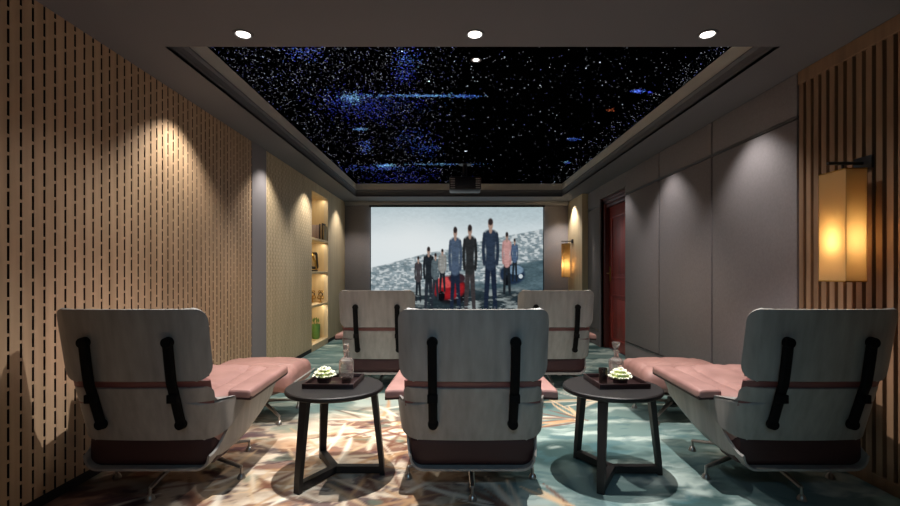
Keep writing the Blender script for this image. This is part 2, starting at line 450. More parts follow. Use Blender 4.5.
cluster(380, 168, 22, 1.6, 160, [B1,B2], .8)
cluster(437, 164, 18, .7, 110, [B2,CY], .6)
cluster(420, 178, 16, 4, 90, [B1], .5)
cluster(385, 178, 14, 3, 80, [B1], .5)
cluster(638, 91, 2.6, 1, 60, [B1,B2], 1.2); cluster(650, 92, 1.5, .7, 14, [B1], .8)
cluster(611, 110, 2, .8, 16, [np.array([1,.25,.1])], .7)
cluster(573, 139, 4, .8, 30, [B1,B2], .7); cluster(566, 162, 2, .7, 20, [B1,CY], .8)
cluster(466, 96, 6, 1, 60, [B1,B2], .5); cluster(690, 84, 6, 5, 50, [W*.5], .8)
for px, py, br in [(429,81,4),(466,151,4),(465,151,2),(540,85,1.5),(402,51,3),(586,68,2),(600,62,2)]:
    x, y = px_to_star(px, py); add_star(x, y, sc(y)*2.2, W*br)
me = bpy.data.meshes.new('star_points'); me.from_pydata(SV, [], SF)
ca = me.color_attributes.new('Col', 'FLOAT_COLOR', 'POINT'); ca.data.foreach_set('color', np.array(SC, dtype=np.float32).ravel())
me.materials.append(attr_emis('star_light', 1.0))
so = bpy.data.objects.new('star_points', me); COL.objects.link(so); so.parent = star; so['kind'] = 'stuff'

# ------------------------------------------------------------------ LIGHT HELPERS
def spot(name, loc, tgt, power, ang, blend, rad, col, parent=None):
    l = bpy.data.lights.new(name, 'SPOT'); l.energy = power; l.spot_size = R(ang); l.spot_blend = blend; l.shadow_soft_size = rad; l.color = col
    o = bpy.data.objects.new(name, l); COL.objects.link(o); o.location = loc
    o.rotation_euler = (Vector(tgt)-Vector(loc)).to_track_quat('-Z', 'Y').to_euler(); return o
def area(name, loc, tgt, power, sx, sy, col):
    l = bpy.data.lights.new(name, 'AREA'); l.energy = power; l.shape = 'RECTANGLE'; l.size = sx; l.size_y = sy; l.color = col
    o = bpy.data.objects.new(name, l); COL.objects.link(o); o.location = loc
    o.rotation_euler = (Vector(tgt)-Vector(loc)).to_track_quat('-Z', 'Y').to_euler(); return o
WARM = (1,.93,.83); NEU = (1,.955,.91); COOL = (.42,.72,1)

# recessed downlights
def downlight(loc, label, r=.041):
    o = empty('recessed_downlight', loc, label, 'downlight', 'recessed ceiling downlights')
    b = MB(); b.lathe([(r+.012,0),(r+.012,-.004),(r+.002,-.006),(r-.004,-.002),(r-.006,0)], n=28); b.build('trim_ring', M['soffit'], o)
    b = MB(); b.lathe([(0.001,-.001),(r-.006,-.001),(r-.006,-.003),(0.001,-.003)], n=24, cap=False); b.build('lens', M['lamp'], o)
    return o
for X, lab in [(-1.119,'round white lit downlight in the near soffit, leftmost of the three in a row'),(.123,'round white lit downlight in the near soffit, middle of the three in a row'),(1.37,'round white lit downlight in the near soffit, rightmost of the three in a row')]:
    downlight((X, 2.52, ZC), lab)
downlight((.168, 3.29, ZS-.004), 'tiny lit downlight among the stars of the black star ceiling', .026)
P3 = 15
for X in (-1.119, 1.37): spot('seat_downlight', (X, 2.52, ZC-.02), (X, 2.52, 0), P3, 120, .5, .02, NEU)
spot('seat_downlight', (.123, 2.52, ZC-.02), (.123, 2.56, 0), P3*.6, 110, .5, .02, NEU)
for X in (-.645, .885): spot('table_downlight', (X, 2.60, ZC-.015), (X, 2.60, 0), 210, 100, .7, .010, NEU)
spot('star_downlight', (.168, 3.29, ZS-.03), (.168, 3.7, 0), 22, 120, .7, .02, NEU)
for X in (-.9, 1.15): spot('row_downlight', (X, 5.1, ZS-.05), (X, 5.0, 0), 34, 120, .7, .03, NEU)
for X in (-.7, .96): spot('row_back_downlight', (X, 3.9, ZS-.05), (X, 4.4, .4), 66, 100, .7, .03, (1,.78,.56))
# wall washers
for Y, p in [(3.28,54),(4.85,38),(6.25,44),(7.95,32)]: spot('wall_washer', (XL+.28, Y, ZC-.02), (XL+.22, Y, 0), p, 106, .65, .02, WARM)
for Y, p in [(3.40,30),(4.72,22),(6.0,14)]: spot('wall_washer', (XR-.30, Y, ZC-.02), (XR-.24, Y, 0), p, 98, .65, .02, NEU)
spot('wall_washer', (1.96, 8.15, ZC-.02), (2.06, 8.15, 0), 55, 104, .7, .02, WARM)
# added cool fill lamps behind the camera, to light the chair backs
area('rear_fill_area', (.1, -.9, 2.3), (.1, 1.6, .6), 2.6, 1.6, .5, COOL)
spot('rear_fill_spot', (.1, -.9, 2.33), (.1, 2.2, .75), 100, 60, 1.0, .12, COOL)
# niche strips
for z in [.62-.008, 1.095-.008, 1.575-.008, 2.255-.0]:
    area('niche_strip', (XL-.06, 6.985, z-.004), (XL-.16, 6.985, z-.5), 1.7, .8, .02, (1,.90,.70))

# ------------------------------------------------------------------ LOUNGE CHAIR
def path(a, flat, Rb, maxang, crown=.012):
    s = 1 if a >= 0 else -1; t = abs(a)
    y0 = crown*(min(t, flat)/flat)**2
    if t <= flat: return s*t, y0
    th = (t-flat)/Rb
    if th <= maxang: return s*(flat+Rb*math.sin(th)), y0+Rb*(1-math.cos(th))
    e = (th-maxang)*Rb
    return s*(flat+Rb*math.sin(maxang)+e*math.cos(maxang)), y0+Rb*(1-math.cos(maxang))+e*math.sin(maxang)
def shell_mesh(z0, z1, yfun, hw, flat, Rb, maxang, th=.011, nz=26, nx=48, tfun=None):
    P = []
    for i in range(nz+1):
        u = .5-.5*math.cos(PI*i/nz); z = z0+(z1-z0)*u
        row = []
        for j in range(nx+1):
            t = -1+2*j/nx; a = t*hw(z)
            x, y = path(a, flat, Rb, maxang); row.append(Vector((x, yfun(z)+y, z)))
        P.append(row)
    b = MB(); b.sheet(P, th); return b
def corner(z, z0, z1, r0, r1):
    # how much the half width pulls in near the top and bottom edges
    c = 0
    if z < z0+r0: q = (z0+r0-z)/r0; c = r0*(1-math.sqrt(max(0, 1-q*q)))
    if z > z1-r1: q = (z-(z1-r1))/r1; c = r1*(1-math.sqrt(max(0, 1-q*q)))
    return c
yh = lambda z: -.478-.065*(z-.61)/.34          # headrest leans back
yl = lambda z: -.375-.085*(z-.30)/.27          # lower back
def hw_head(z): return .360-corner(z, .61, .95, .075, .055)
def sstep1(t):
    t = max(0, min(1, t)); return t*t*(3-2*t)
def hw_low(z):
    top = .348-corner(z, .30, .572, .06, .03)
    # side wings that carry the arm pads, below z=.49
    wing = 0
    if z < .50:
        q = max(0, min(1, (.50-z)/.03)); w1 = .22*math.sin(q*PI/2)
        fall = max(0, min(1, (.47-z)/.17)); wing = w1*(1-fall**1.6)
    return top-.018*max(0,(.5-z)/.2)+wing
lounge_group = 'lounge chairs facing the screen'
def make_chair():
    root = empty('lounge_chair', (0,0,0), '', 'lounge chair', lounge_group)
    shell_mesh(.61, .95, yh, hw_head, .245, .16, R(58)).build('headrest_shell', M['shell'], root)
    shell_mesh(.30, .572, yl, hw_low, .238, .12, R(78)).build('back_shell', M['shell'], root)
    # head cushion and back cushion, one behind each shell
    def cush(z0, z1, yf, hwf, ang, th, nm, m):
        P = []
        nz, nx = 20, 36
        for i in range(nz+1):
            z = z0+(z1-z0)*i/nz; row = []
            for j in range(nx+1):
                t = -1+2*j/nx
                x, y = path(t*hwf, .245, .13, ang); row.append(Vector((x, yf(z)+y+.012, z)))
            P.append(row)
        b = MB(); n, mm = len(P), len(P[0]); front = []
        for i in range(n):
            r = []
            for j in range(mm):
                u = i/(n-1); t = j/(mm-1)
                e = (max(0, 1-(2*u-1)**6))**.5*(max(0, 1-(2*t-1)**8))**.5
                e *= 1-.18*math.cos(2*PI*u*2)*0 - .12*abs(math.sin(PI*3*t))**.3*0
                du = P[i][min(j+1,mm-1)]-P[i][max(j-1,0)]; dv = P[min(i+1,n-1)][j]-P[max(i-1,0)][j]
                nn = du.cross(dv).normalized(); r.append(P[i][j]-nn*(.012+th*e))
            front.append(r)
        vs = [p for r in P for p in r]+[p for r in front for p in r]; o = n*mm; fs = []
        for i in range(n-1):
            for j in range(mm-1):
                a = i*mm+j; fs += [(a,a+1,a+mm+1,a+mm),(o+a,o+a+mm,o+a+mm+1,o+a+1)]
        for j in range(mm-1): fs.append((j,o+j,o+j+1,j+1)); a=(n-1)*mm+j; fs.append((a,a+1,o+a+1,o+a))
        for i in range(n-1): a=i*mm; fs.append((a,a+mm,o+a+mm,o+a)); a=i*mm+mm-1; fs.append((a,o+a,o+a+mm,a+mm))
        b.add(vs, fs); return b.build(nm, m, root)
    cush(.625, .935, yh, .335, R(55), .07, 'head_cushion', M['leather'])
    cush(.45, .603, yl, .335, R(60), .09, 'back_cushion', M['leather_half_shade'])
    # seat cushion: tufted, rising a little to the front
    def tuft(w):
        x, y, z = w
        if z > 0:
            fx = math.cos(x*PI/.105)**2; fy = math.cos(y*PI/.17)**2
            z -= .013*(max(0, 1-abs(math.sin(PI*x/.21))*3.2)) + .010*max(0, 1-abs(math.sin(PI*(y+.05)/.26))*3.2)
            z += .022*math.cos(min(1, abs(x)/.36)*PI/2) + .03*max(0, (y-.0)/.35)**1.2
        else:
            z += .12*max(0, (y+.35)/.7)**1.2; x *= 1-.14*min(1, -w[2]/.15)
        return Vector((x, y, z))
    b = MB(); b.rbox((0, .0, .345), (.335, .345, .15), .055, 26, tuft); b.build('seat_cushion', M['leather'], root)
    b = MB(); b.rbox((0, -.255, .245), (.310, .105, .085), .045, 10); b.build('seat_underside', M['leather_shade'], root)
    # arm pads
    for s in (-1, 1):
        def pf(w, s=s):
            x, y, z = w; x += -s*.012*(y/.3); z += .004*math.cos(min(1,abs(x)/.07)*PI/2)
            return Vector((x, y, z))
        b = MB(); b.rbox((s*.375, .065, .490), (.063, .315, .026), .02, 14, pf); b.build('arm_pad', M['leather'], root)
        b = MB(); b.rbox((s*.375, .065, .474), (.060, .311, .016), .008, 8, pf); b.build('arm_rest_base', M['leather_shade'], root)
    # seat shell: U section lofted from back to front
    P = []; N = 26
    for i in range(N+1):
        u = i/N; y = -.385+.70*u
        zb = .155+.155*u**1.7; zt = max(zb+.07, .225+.23*sstep1(u/.42)); ln = .004+.018*min(1, u*2.2)
        if u > .9: zt -= .02*((u-.9)/.1)**2
        hwid = .305+.045*min(1,u*2.2); rb = min(.075, (zt-zb)*.95); row = []
        pts = []
        K = 8
        pts.append((-hwid-ln, zt))
        for k in range(1,4): pts.append((-hwid-ln*(1-k/4), zt+(zb+rb-zt)*k/4))
        for k in range(K+1):
            a = PI+PI/2*k/K; pts.append((-hwid+rb+rb*math.cos(a), zb+rb+rb*math.sin(a)))
        for k in range(1, 6): pts.append((-(hwid-rb)+(hwid-rb)*2*k/6, zb))
        for k in range(K+1):
            a = -PI/2+PI/2*k/K; pts.append((hwid-rb+rb*math.cos(a), zb+rb+rb*math.sin(a)))
        for k in range(3, 0, -1): pts.append((hwid+ln*(1-k/4), zt+(zb+rb-zt)*k/4))
        pts.append((hwid+ln, zt))
        P.append([Vector((p[0], y-.0*p[1], p[1])) for p in pts])
    b = MB(); b.sheet(P, -.011); b.build('seat_shell', M['shell'], root)
    # black braces joining head shell and back shell
    for s in (-1, 1):
        pts = []
        for k in range(15):
            u = k/14; z = .80-.405*u
            if z > .60: y = yh(z)-.014
            elif z < .56: y = yl(z)-.016
            else: q = (z-.56)/.04; y = (yl(.56)-.016)*(1-q)+(yh(.60)-.014)*q
            y -= .006*math.sin(PI*u)
            pts.append((s*.19, y, z))
        b = MB(); n = len(pts); vs = []; fs = []
        for (x, y, z) in pts: vs += [(x-.021,y+.006,z),(x+.021,y+.006,z),(x+.021,y-.010,z),(x+.013,y-.016,z),(x-.013,y-.016,z),(x-.021,y-.010,z)]
        for i in range(n-1):
            for k in range(6): fs.append((i*6+k, i*6+(k+1)%6, (i+1)*6+(k+1)%6, (i+1)*6+k))
        fs += [tuple(range(6))[::-1], tuple((n-1)*6+k for k in range(6))]
        b.add(vs, fs)
        for (x, y, z) in (pts[0], pts[-1]):
            bm = bmesh.new(); bmesh.ops.create_cone(bm, cap_ends=True, segments=20, radius1=.026, radius2=.023, depth=.026)
            bm.transform(Matrix.Translation((x, y-.006, z)) @ Matrix.Rotation(R(90), 4, 'X')); b.bm(bm)
        (x, y, z) = pts[8]; b.cbox(x-.024, x+.024, y-.019, y+.004, z-.055, z-.015, .003)
        b.build('brace', M['brace'], root)
    base(root, 5, .355, -PI/2, .17)
    return root
def base(root, n, rad, a0, ztop, hub=.03):
    b = MB(); b.lathe([(.035,.075),(.05,.085),(.05,.10),(.034,.115),(.034,ztop-.02),(.10,ztop-.012),(.10,ztop)], n=24); b.build('pedestal', M['dark'], root)
    for k in range(n):
        a = a0+2*PI*k/n; ca, sa = math.cos(a), math.sin(a)
        b = MB(); pts = []; rr = []
        for q in range(9):
            u = q/8; r = .03+(rad-.03)*u; pts.append((r*ca, r*sa, .112-.050*u**1.3)); rr.append(.019-.007*u)
        b.tube(pts, rr, 8, flat=.7); lg = b.build('leg', M['alu'], root)
        b = MB(); b.lathe([(.006,.065),(.008,.03),(.016,.022),(.022,.008),(.022,.0005)], rad*ca, rad*sa, 0, 16); b.build('glide', M['alu'], lg)

c0 = make_chair(); c0.location = (.10, 2.66, 0); c0['label'] = 'grey veneer lounge chair in the middle of the front row, seen squarely from behind'
dup(c0, (-1.48, 2.66, 0), 'grey veneer lounge chair at the far left beside the slatted wall', 0)
dup(c0, (1.715, 2.66, 0), 'grey veneer lounge chair at the far right beside the wall lamp', 0)
dup(c0, (-.69, 4.80, 0), 'beige veneer lounge chair in the row nearer the screen, left one', 0)
dup(c0, (.955, 4.80, 0), 'beige veneer lounge chair in the row nearer the screen, right one', 0)

# ottomans
def make_ottoman():
    root = empty('ottoman', (0,0,0), '', 'ottoman', 'rose leather ottomans')
    def tf(w):
        x, y, z = w
        if z > 0:
            z -= .014*max(0, 1-abs(math.sin(PI*x/.22))*3.5) + .012*max(0, 1-abs(math.sin(PI*(y+.13)/.26))*3.5)
            z += .03*math.cos(min(1, abs(y)/.3)*PI/2)+.012*math.cos(min(1,abs(x)/.33)*PI/2)
        return Vector((x, y, z))
    b = MB(); b.rbox((0, 0, .315), (.315, .275, .080), .065, 22, tf); b.build('cushion', M['leather'], root)
    P = []; N = 18
    for i in range(N+1):
        y = -.25+.5*i/N; row = []
        for j in range(33):
            t = -1+j/16; x = .335*t; z = .222+.105*abs(t)**3.2 ; row.append(Vector((x, y, z)))
        P.append(row)
    b = MB(); b.sheet(P, .010); b.build('seat_shell', M['shell'], root)
    base(root, 4, .30, R(45), .22)
    return root
o0 = make_ottoman(); o0.location = (-1.48, 3.66, 0); o0['label'] = 'tufted rose leather ottoman in front of the far left lounge chair'
dup(o0, (1.715, 3.66, 0), 'tufted rose leather ottoman in front of the far right lounge chair', 0)

# ------------------------------------------------------------------ SIDE TABLES
def make_table():
    root = empty('side_table', (0,0,0), '', 'side table', 'round black side tables')
    b = MB(); b.lathe([(.20,.462),(.255,.462),(.264,.467),(.266,.476),(.264,.485),(.258,.490),(.001,.490)], n=64); b.build('table_top', M['table'], root)
    for k in range(3):
        a = R(120*k+0); ca, sa = math.cos(a), math.sin(a); T = Vector((-sa, ca, 0)); Rr = Vector((ca, sa, 0))
        b = MB(); vs = []
        for (z, r, w, d) in [(.0005,.262,.019,.013),(.07,.258,.019,.013),(.462,.215,.024,.016)]:
            for (p, q) in [(-1,-1),(1,-1),(1,1),(-1,1)]: vs.append(Rr*(r+q*d)+T*(w*p)+Vector((0,0,z)))
        fs = [(3,2,1,0),(8,9,10,11)]
        for i in range(2):
            for m in range(4): fs.append((i*4+m, i*4+(m+1)%4, i*4+4+(m+1)%4, i*4+4+m))
        b.add(vs, fs); b.build('leg', M['table'], root)
        b = MB(); vs = []
        for (r, z0, z1) in [(.0, .012, .05), (.248, .012, .05)]:
            for (p, zz) in [(-1,z0),(1,z0),(1,z1),(-1,z1)]: vs.append(Rr*r+T*(.019*p)+Vector((0,0,zz)))
        b.add(vs, [(3,2,1,0),(4,5,6,7),(0,1,5,4),(1,2,6,5),(2,3,7,6),(3,0,4,7)]); b.build('stretcher', M['table'], root)
    return root
TL = (-.648, 2.605, 0); TR = (.885, 2.605, 0)
t0 = make_table(); t0.location = TL; t0['label'] = 'round black side table between the left and middle front lounge chairs'
dup(t0, TR, 'round black side table between the middle and right front lounge chairs')

def make_tray():
    root = empty('serving_tray', (0,0,0), '', 'tray', 'dark trays on the side tables')
    w, d, h = .14, .135, .028
    b = MB(); b.cbox(-w, w, -d, d, 0, .006, .002); b.build('tray_floor', M['tray'], root)
    for (x0,x1,y0,y1) in [(-w,w,-d,-d+.01),(-w,w,d-.01,d),(-w,-w+.01,-d+.01,d-.01),(w-.01,w,-d+.01,d-.01)]:
        b = MB(); b.cbox(x0,x1,y0,y1,.006,h,.002); b.build('rim', M['tray'], root)
    return root
y0 = make_tray(); y0.location = (-.665, 2.66, .4905); y0.rotation_euler = (0,0,R(-2)); y0['label'] = 'dark lacquered rectangular tray on the left side table'
dup(y0, (.925, 2.66, .4905), 'dark lacquered rectangular tray on the right side table', R(3))

def decanter(loc, label, flare, m):
    root = empty('glass_decanter', loc, label, 'decanter', 'glass decanters on the trays')
    b = MB(); b.lathe([(.001,0),(.036,0),(.042,.006),(.043,.03),(.043,.095),(.040,.112),(.024,.124),(.013,.13),(.0125,.155),(.02,.162),(.021,.166),(.017,.166),(.009,.156),(.009,.132),(.02,.12),(.034,.108),(.038,.094),(.038,.03),(.036,.012),(.001,.010)], n=24, cap=False)
    # cut facets around the body
    b.v = [(x*(1+.02*math.cos(12*math.atan2(y,x))), y*(1+.02*math.cos(12*math.atan2(y,x))), z) for x, y, z in b.v]
    b.build('body', m, root)
    b = MB()
    if flare: b.lathe([(.001,.158),(.008,.158),(.009,.172),(.014,.178),(.024,.21),(.024,.214),(.001,.214)], n=16, cap=False)
    else: b.lathe([(.001,.158),(.008,.158),(.009,.170),(.016,.176),(.017,.200),(.013,.206),(.001,.206)], n=16, cap=False)
    b.build('stopper', m, root)
    return root
M['decant'] = mat('cut_glass', srgb(235,225,220), .04, 0, .6, Transmission_Weight=.88, IOR=1.5)
decanter((-.615, 2.735, .4975), 'cut glass decanter with a short stopper on the left side table tray', False, M['decant'])
decanter((.955, 2.735, .4975), 'cut glass decanter with a flared stopper on the right side table tray', True, M['decant'])
def tumbler(loc, label, h=.075, r=.026):
    b = MB(); b.lathe([(.001,0),(r*.85,0),(r,h),(r-.0025,h),(r*.85-.003,.012),(.001,.012)], n=20, cap=False)
    return tag(b.build('tumbler', M['glass_smoke'], loc=loc), label, 'glass', 'small glasses on the trays')
tumbler((-.585, 2.60, .4975), 'short smoked tumbler beside the flowers on the left tray', .035, .028)
tumbler((.845, 2.63, .4975), 'tall smoked tumbler at the left end of the right tray', .085, .025)
def flowers(loc, label, seed):
    root = empty('flower_bowl', loc, label, 'flowers', 'white flowers in dark bowls')
    b = MB(); b.lathe([(.001,0),(.030,0),(.038,.012),(.040,.034),(.036,.034),(.034,.014),(.001,.008)], n=24, cap=False); b.build('bowl', M['tray'], root)
    r = random.Random(seed)
    b = MB()
    for k in range(10):
        a = 2*PI*k/10; x, y = .03*math.cos(a), .03*math.sin(a)
        b.add([(x*.5,y*.5,.03),(x*1.3-y*.3,y*1.3+x*.3,.046),(x*1.9,y*1.9,.040),(x*1.3+y*.3,y*1.3-x*.3,.044),(x*1.3,y*1.3,.036)], [(0,1,4),(0,4,3),(1,2,4),(4,2,3)])
    b.build('leaves', M['leaf'], root)
    b = MB(); b.lathe([(.034,.03),(.048,.042),(.040,.062),(.022,.074),(.001,.078)], n=20, cap=False); b.build('flower_cushion', M['leaf_pale'], root)
    spots = [(0,0,.088)]+[(.024*math.cos(q*PI/3),.024*math.sin(q*PI/3),.079) for q in range(6)]+[(.043*math.cos(q*PI/5+.3),.043*math.sin(q*PI/5+.3),.062) for q in range(10)]+[(.052*math.cos(q*PI/5),.052*math.sin(q*PI/5),.044) for q in range(10)]
    for (x, y, z) in spots:
        x += r.uniform(-.004,.004); y += r.uniform(-.004,.004)
        b = MB(); n = 5; ph = r.random()*6
        for k in range(n):
            a = ph+2*PI*k/n; R1 = .016
            dx, dy = math.cos(a), math.sin(a); tx, ty = -dy, dx
            vs = [(x,y,z),(x+dx*R1*.6+tx*R1*.5,y+dy*R1*.6+ty*R1*.5,z+.007),(x+dx*R1*1.15,y+dy*R1*1.15,z+.001),(x+dx*R1*.6-tx*R1*.45,y+dy*R1*.6-ty*R1*.45,z+.006),
                  (x,y,z-.003),(x+dx*R1*.6,y+dy*R1*.6,z-.001)]
            b.add(vs, [(0,1,2,3),(4,5,1,0),(5,2,1),(5,3,2),(4,0,3,5)])
        b.lathe([(.001,.0),(.004,.002),(.004,.005),(.001,.007)], x, y, z+.001, 8)
        b.build('blossom', M['flower'], root)
    return root
flowers((-.715, 2.63, .4975), 'cluster of small white flowers in a dark bowl on the left tray', 1)
flowers((.93, 2.60, .4975), 'cluster of small white flowers in a dark bowl on the right tray', 2)

# ------------------------------------------------------------------ PROJECTION SCREEN
sx0, sx1, sz0, sz1 = -1.465, 1.646, .40, 2.292
scr = empty('projection_screen', ((sx0+sx1)/2, YF-.10, sz0), 'large lit projection screen with a street picture on the front wall', 'screen')
scxm = (sx0+sx1)/2
b = MB(); b.cbox(sx0-.03-scxm, sx1+.03-scxm, -.012, .03, sz1-sz0, sz1-sz0+.035, .003); b.build('top_border', M['blackborder'], scr)
b = MB(); b.cbox(sx0-.012-scxm, sx0-scxm-.001, -.006, .01, 0, sz1-sz0-.001, .002); b.cbox(sx1-scxm+.001, sx1+.012-scxm, -.006, .01, 0, sz1-sz0-.001, .002); b.cbox(sx0-.012-scxm, sx1+.012-scxm, -.01, .014, -.03, -.001, .003)
b.build('side_border', M['blackborder'], scr)
b = MB(); b.cbox(XL+.02, 2.11, YF-.13, YF-.021, 2.330, ZC-.0005, .004); 
o = b.build('screen_pelmet', M['pelmet']); tag(o, 'long grey pelmet box above the projection screen', 'pelmet')
us = np.linspace(0, 1, 330); vs_ = np.linspace(0, 1, 200)
U, V = np.meshgrid(us, vs_)   # V: 0 top .. 1 bottom
A = sx1-sx0; Bh = sz1-sz0
def picture(U, V):
    c = lerp(np.tile(lin(178,196,202), U.shape+(1,)), lin(222,230,232), sstep(0,.5,V+.15*fbm(U*3,V*5,4)))
    c = lerp(c, lin(232,236,236), .6*np.exp(-((U-.25)**2/.06+(V-.3)**2/.05)))
    # hillside town
    hl = np.where(U < .55, .58-.42*U, .349-.32*(U-.55)) + .02*(fbm(U*12, V*0, 9)-.5)
    town = lerp(np.tile(lin(150,164,170), U.shape+(1,)), lin(198,206,208), sstep(.4,.6,vnoise(U*70, V*60, 12)))
    town = lerp(town, lin(104,124,132), sstep(.5,.7,vnoise(U*50, V*90, 13))*.7)
    c = lerp(c, town, sstep(-.005,.012,V-hl))
    # road wedge
    rl = np.where(U < .45, .90-.38*U, np.where(U > .78, .56-.30*(U-.78), .72))
    road = lerp(np.tile(lin(58,80,90), U.shape+(1,)), lin(96,118,126), fbm(U*8, V*24, 21))
    c = lerp(c, road, sstep(-.01,.02,V-rl))
    fg = lerp(np.tile(lin(40,52,58), U.shape+(1,)), lin(150,160,160), sstep(.5,.7,fbm(U*10, V*22, 33)))
    c = lerp(c, fg, sstep(.74,.84,V+.15*np.abs(U-.6)*0-.6*np.maximum(0,.26-U)-.5*np.maximum(0,U-.86)))
    def ell(cx, cy, rx, ry, col, soft=.15, c_=None):
        nonlocal c
        d = np.sqrt(((U-cx)/rx)**2+((V-cy)/ry)**2); c = lerp(c, np.array(col), sstep(1+soft,1-soft,d))
    # plain red car and plain dark blue car
    ell(.47,.80,.105,.13, lin(26,26,30)); ell(.45,.77,.095,.11, lin(150,30,36)); ell(.43,.72,.055,.05, lin(206,80,80)); ell(.50,.68,.05,.05, lin(60,40,48)); ell(.41,.85,.02,.05,lin(14,14,18))
    ell(.82,.64,.075,.10, lin(34,50,72)); ell(.84,.60,.045,.045, lin(120,146,168)); ell(.79,.70,.02,.05, lin(12,14,20)); ell(.87,.66,.012,.02, lin(200,210,214))
    # a row of plain passers-by without faces
    def person(cx, top, bot, w, coat, leg, skin=lin(168,140,126)):
        nonlocal c
        h = bot-top
        for s in (-1, 1):
            for q in range(14):
                t = q/13; ell(cx+s*w*(.22+.25*t), top+h*(.50+.47*t), w*(.30-.10*t), h*.06, leg, .3)
        for q in range(10):
            t = q/9; ell(cx, top+h*(.17+.36*t), w*(.62-.18*t+.06*math.sin(t*9)), h*.05, coat, .3)
        for s in (-1, 1):
            for q in range(8):
                t = q/7; ell(cx+s*w*(.62+.10*math.sin(t*3)), top+h*(.19+.30*t), w*.17, h*.04, coat*.8, .3)
        ell(cx, top+h*.13, w*.16, h*.035, skin, .3); ell(cx, top+h*.065, w*.25, h*.062, skin, .25); ell(cx, top+h*.035, w*.25, h*.04, lin(50,42,42), .3)
    dk = lin(34,40,46); bl = lin(46,60,80); gr = lin(96,108,112); nv = lin(30,40,58)
    person(.275,.47,.90,.026, lin(70,66,70), dk)
    person(.335,.38,.97,.038, dk, lin(40,46,54))
    person(.375,.44,.88,.028, lin(92,106,112), lin(44,52,60))
    person(.415,.40,.80,.028, lin(150,150,146), dk)
    person(.79,.24,.82,.034, lin(196,150,146), dk)
    person(.835,.30,.70,.024, lin(80,100,128), dk)
    person(.49,.19,.99,.046, lin(76,92,114), nv)
    person(.575,.17,1.0,.050, lin(44,46,48), lin(62,58,60))
    person(.695,.11,.96,.058, lin(46,58,76), nv)
    # scattered wet highlights on the ground
    c = lerp(c, lin(170,184,188), .5*sstep(.66,.76,fbm(U*26, V*60, 71))*sstep(.78,.9,V))
    c = c*(1-.45*sstep(.15,.9,1-c.mean(-1))[..., None]*(fbm(U*60, V*80, 91)[..., None]*1.6-.5))
    return np.clip(c, 0, 1)
grid_object('picture_surface', us, vs_, lambda X, Y: np.stack([(X-.5)*A, 0*X-.003, (1-Y)*Bh], -1), picture(U, V), attr_emis('screen_light', .95), scr)

# projector hanging from the star ceiling
pj = empty('ceiling_projector', (.18, 6.5, ZS-.001), 'black projector hanging from the far end of the star ceiling', 'projector')
b = MB(); b.cbox(-.215,.215,-.17,.17,-.375,-.20,.02); b.build('body', M['dark'], pj)
b = MB(); b.lathe([(.03,-.20),(.03,-.01),(.09,-.008),(.09,0)], n=20); b.build('mount_pole', M['dark'], pj)
for s in (-1,1):
    b = MB()
    for k in range(5): b.cbox(s*.17-.03, s*.17+.03, -.176, -.165, -.36+.03*k, -.345+.03*k, .003)
    b.build('vent_grille', M['pelmet'], pj)
bm = bmesh.new(); bmesh.ops.create_cone(bm, cap_ends=True, segments=24, radius1=.05, radius2=.045, depth=.05); bm.transform(Matrix.Translation((0,.185,-.29)) @ Matrix.Rotation(R(90),4,'X'))
b = MB(); b.bm(bm); b.build('lens', M['dark'], pj)

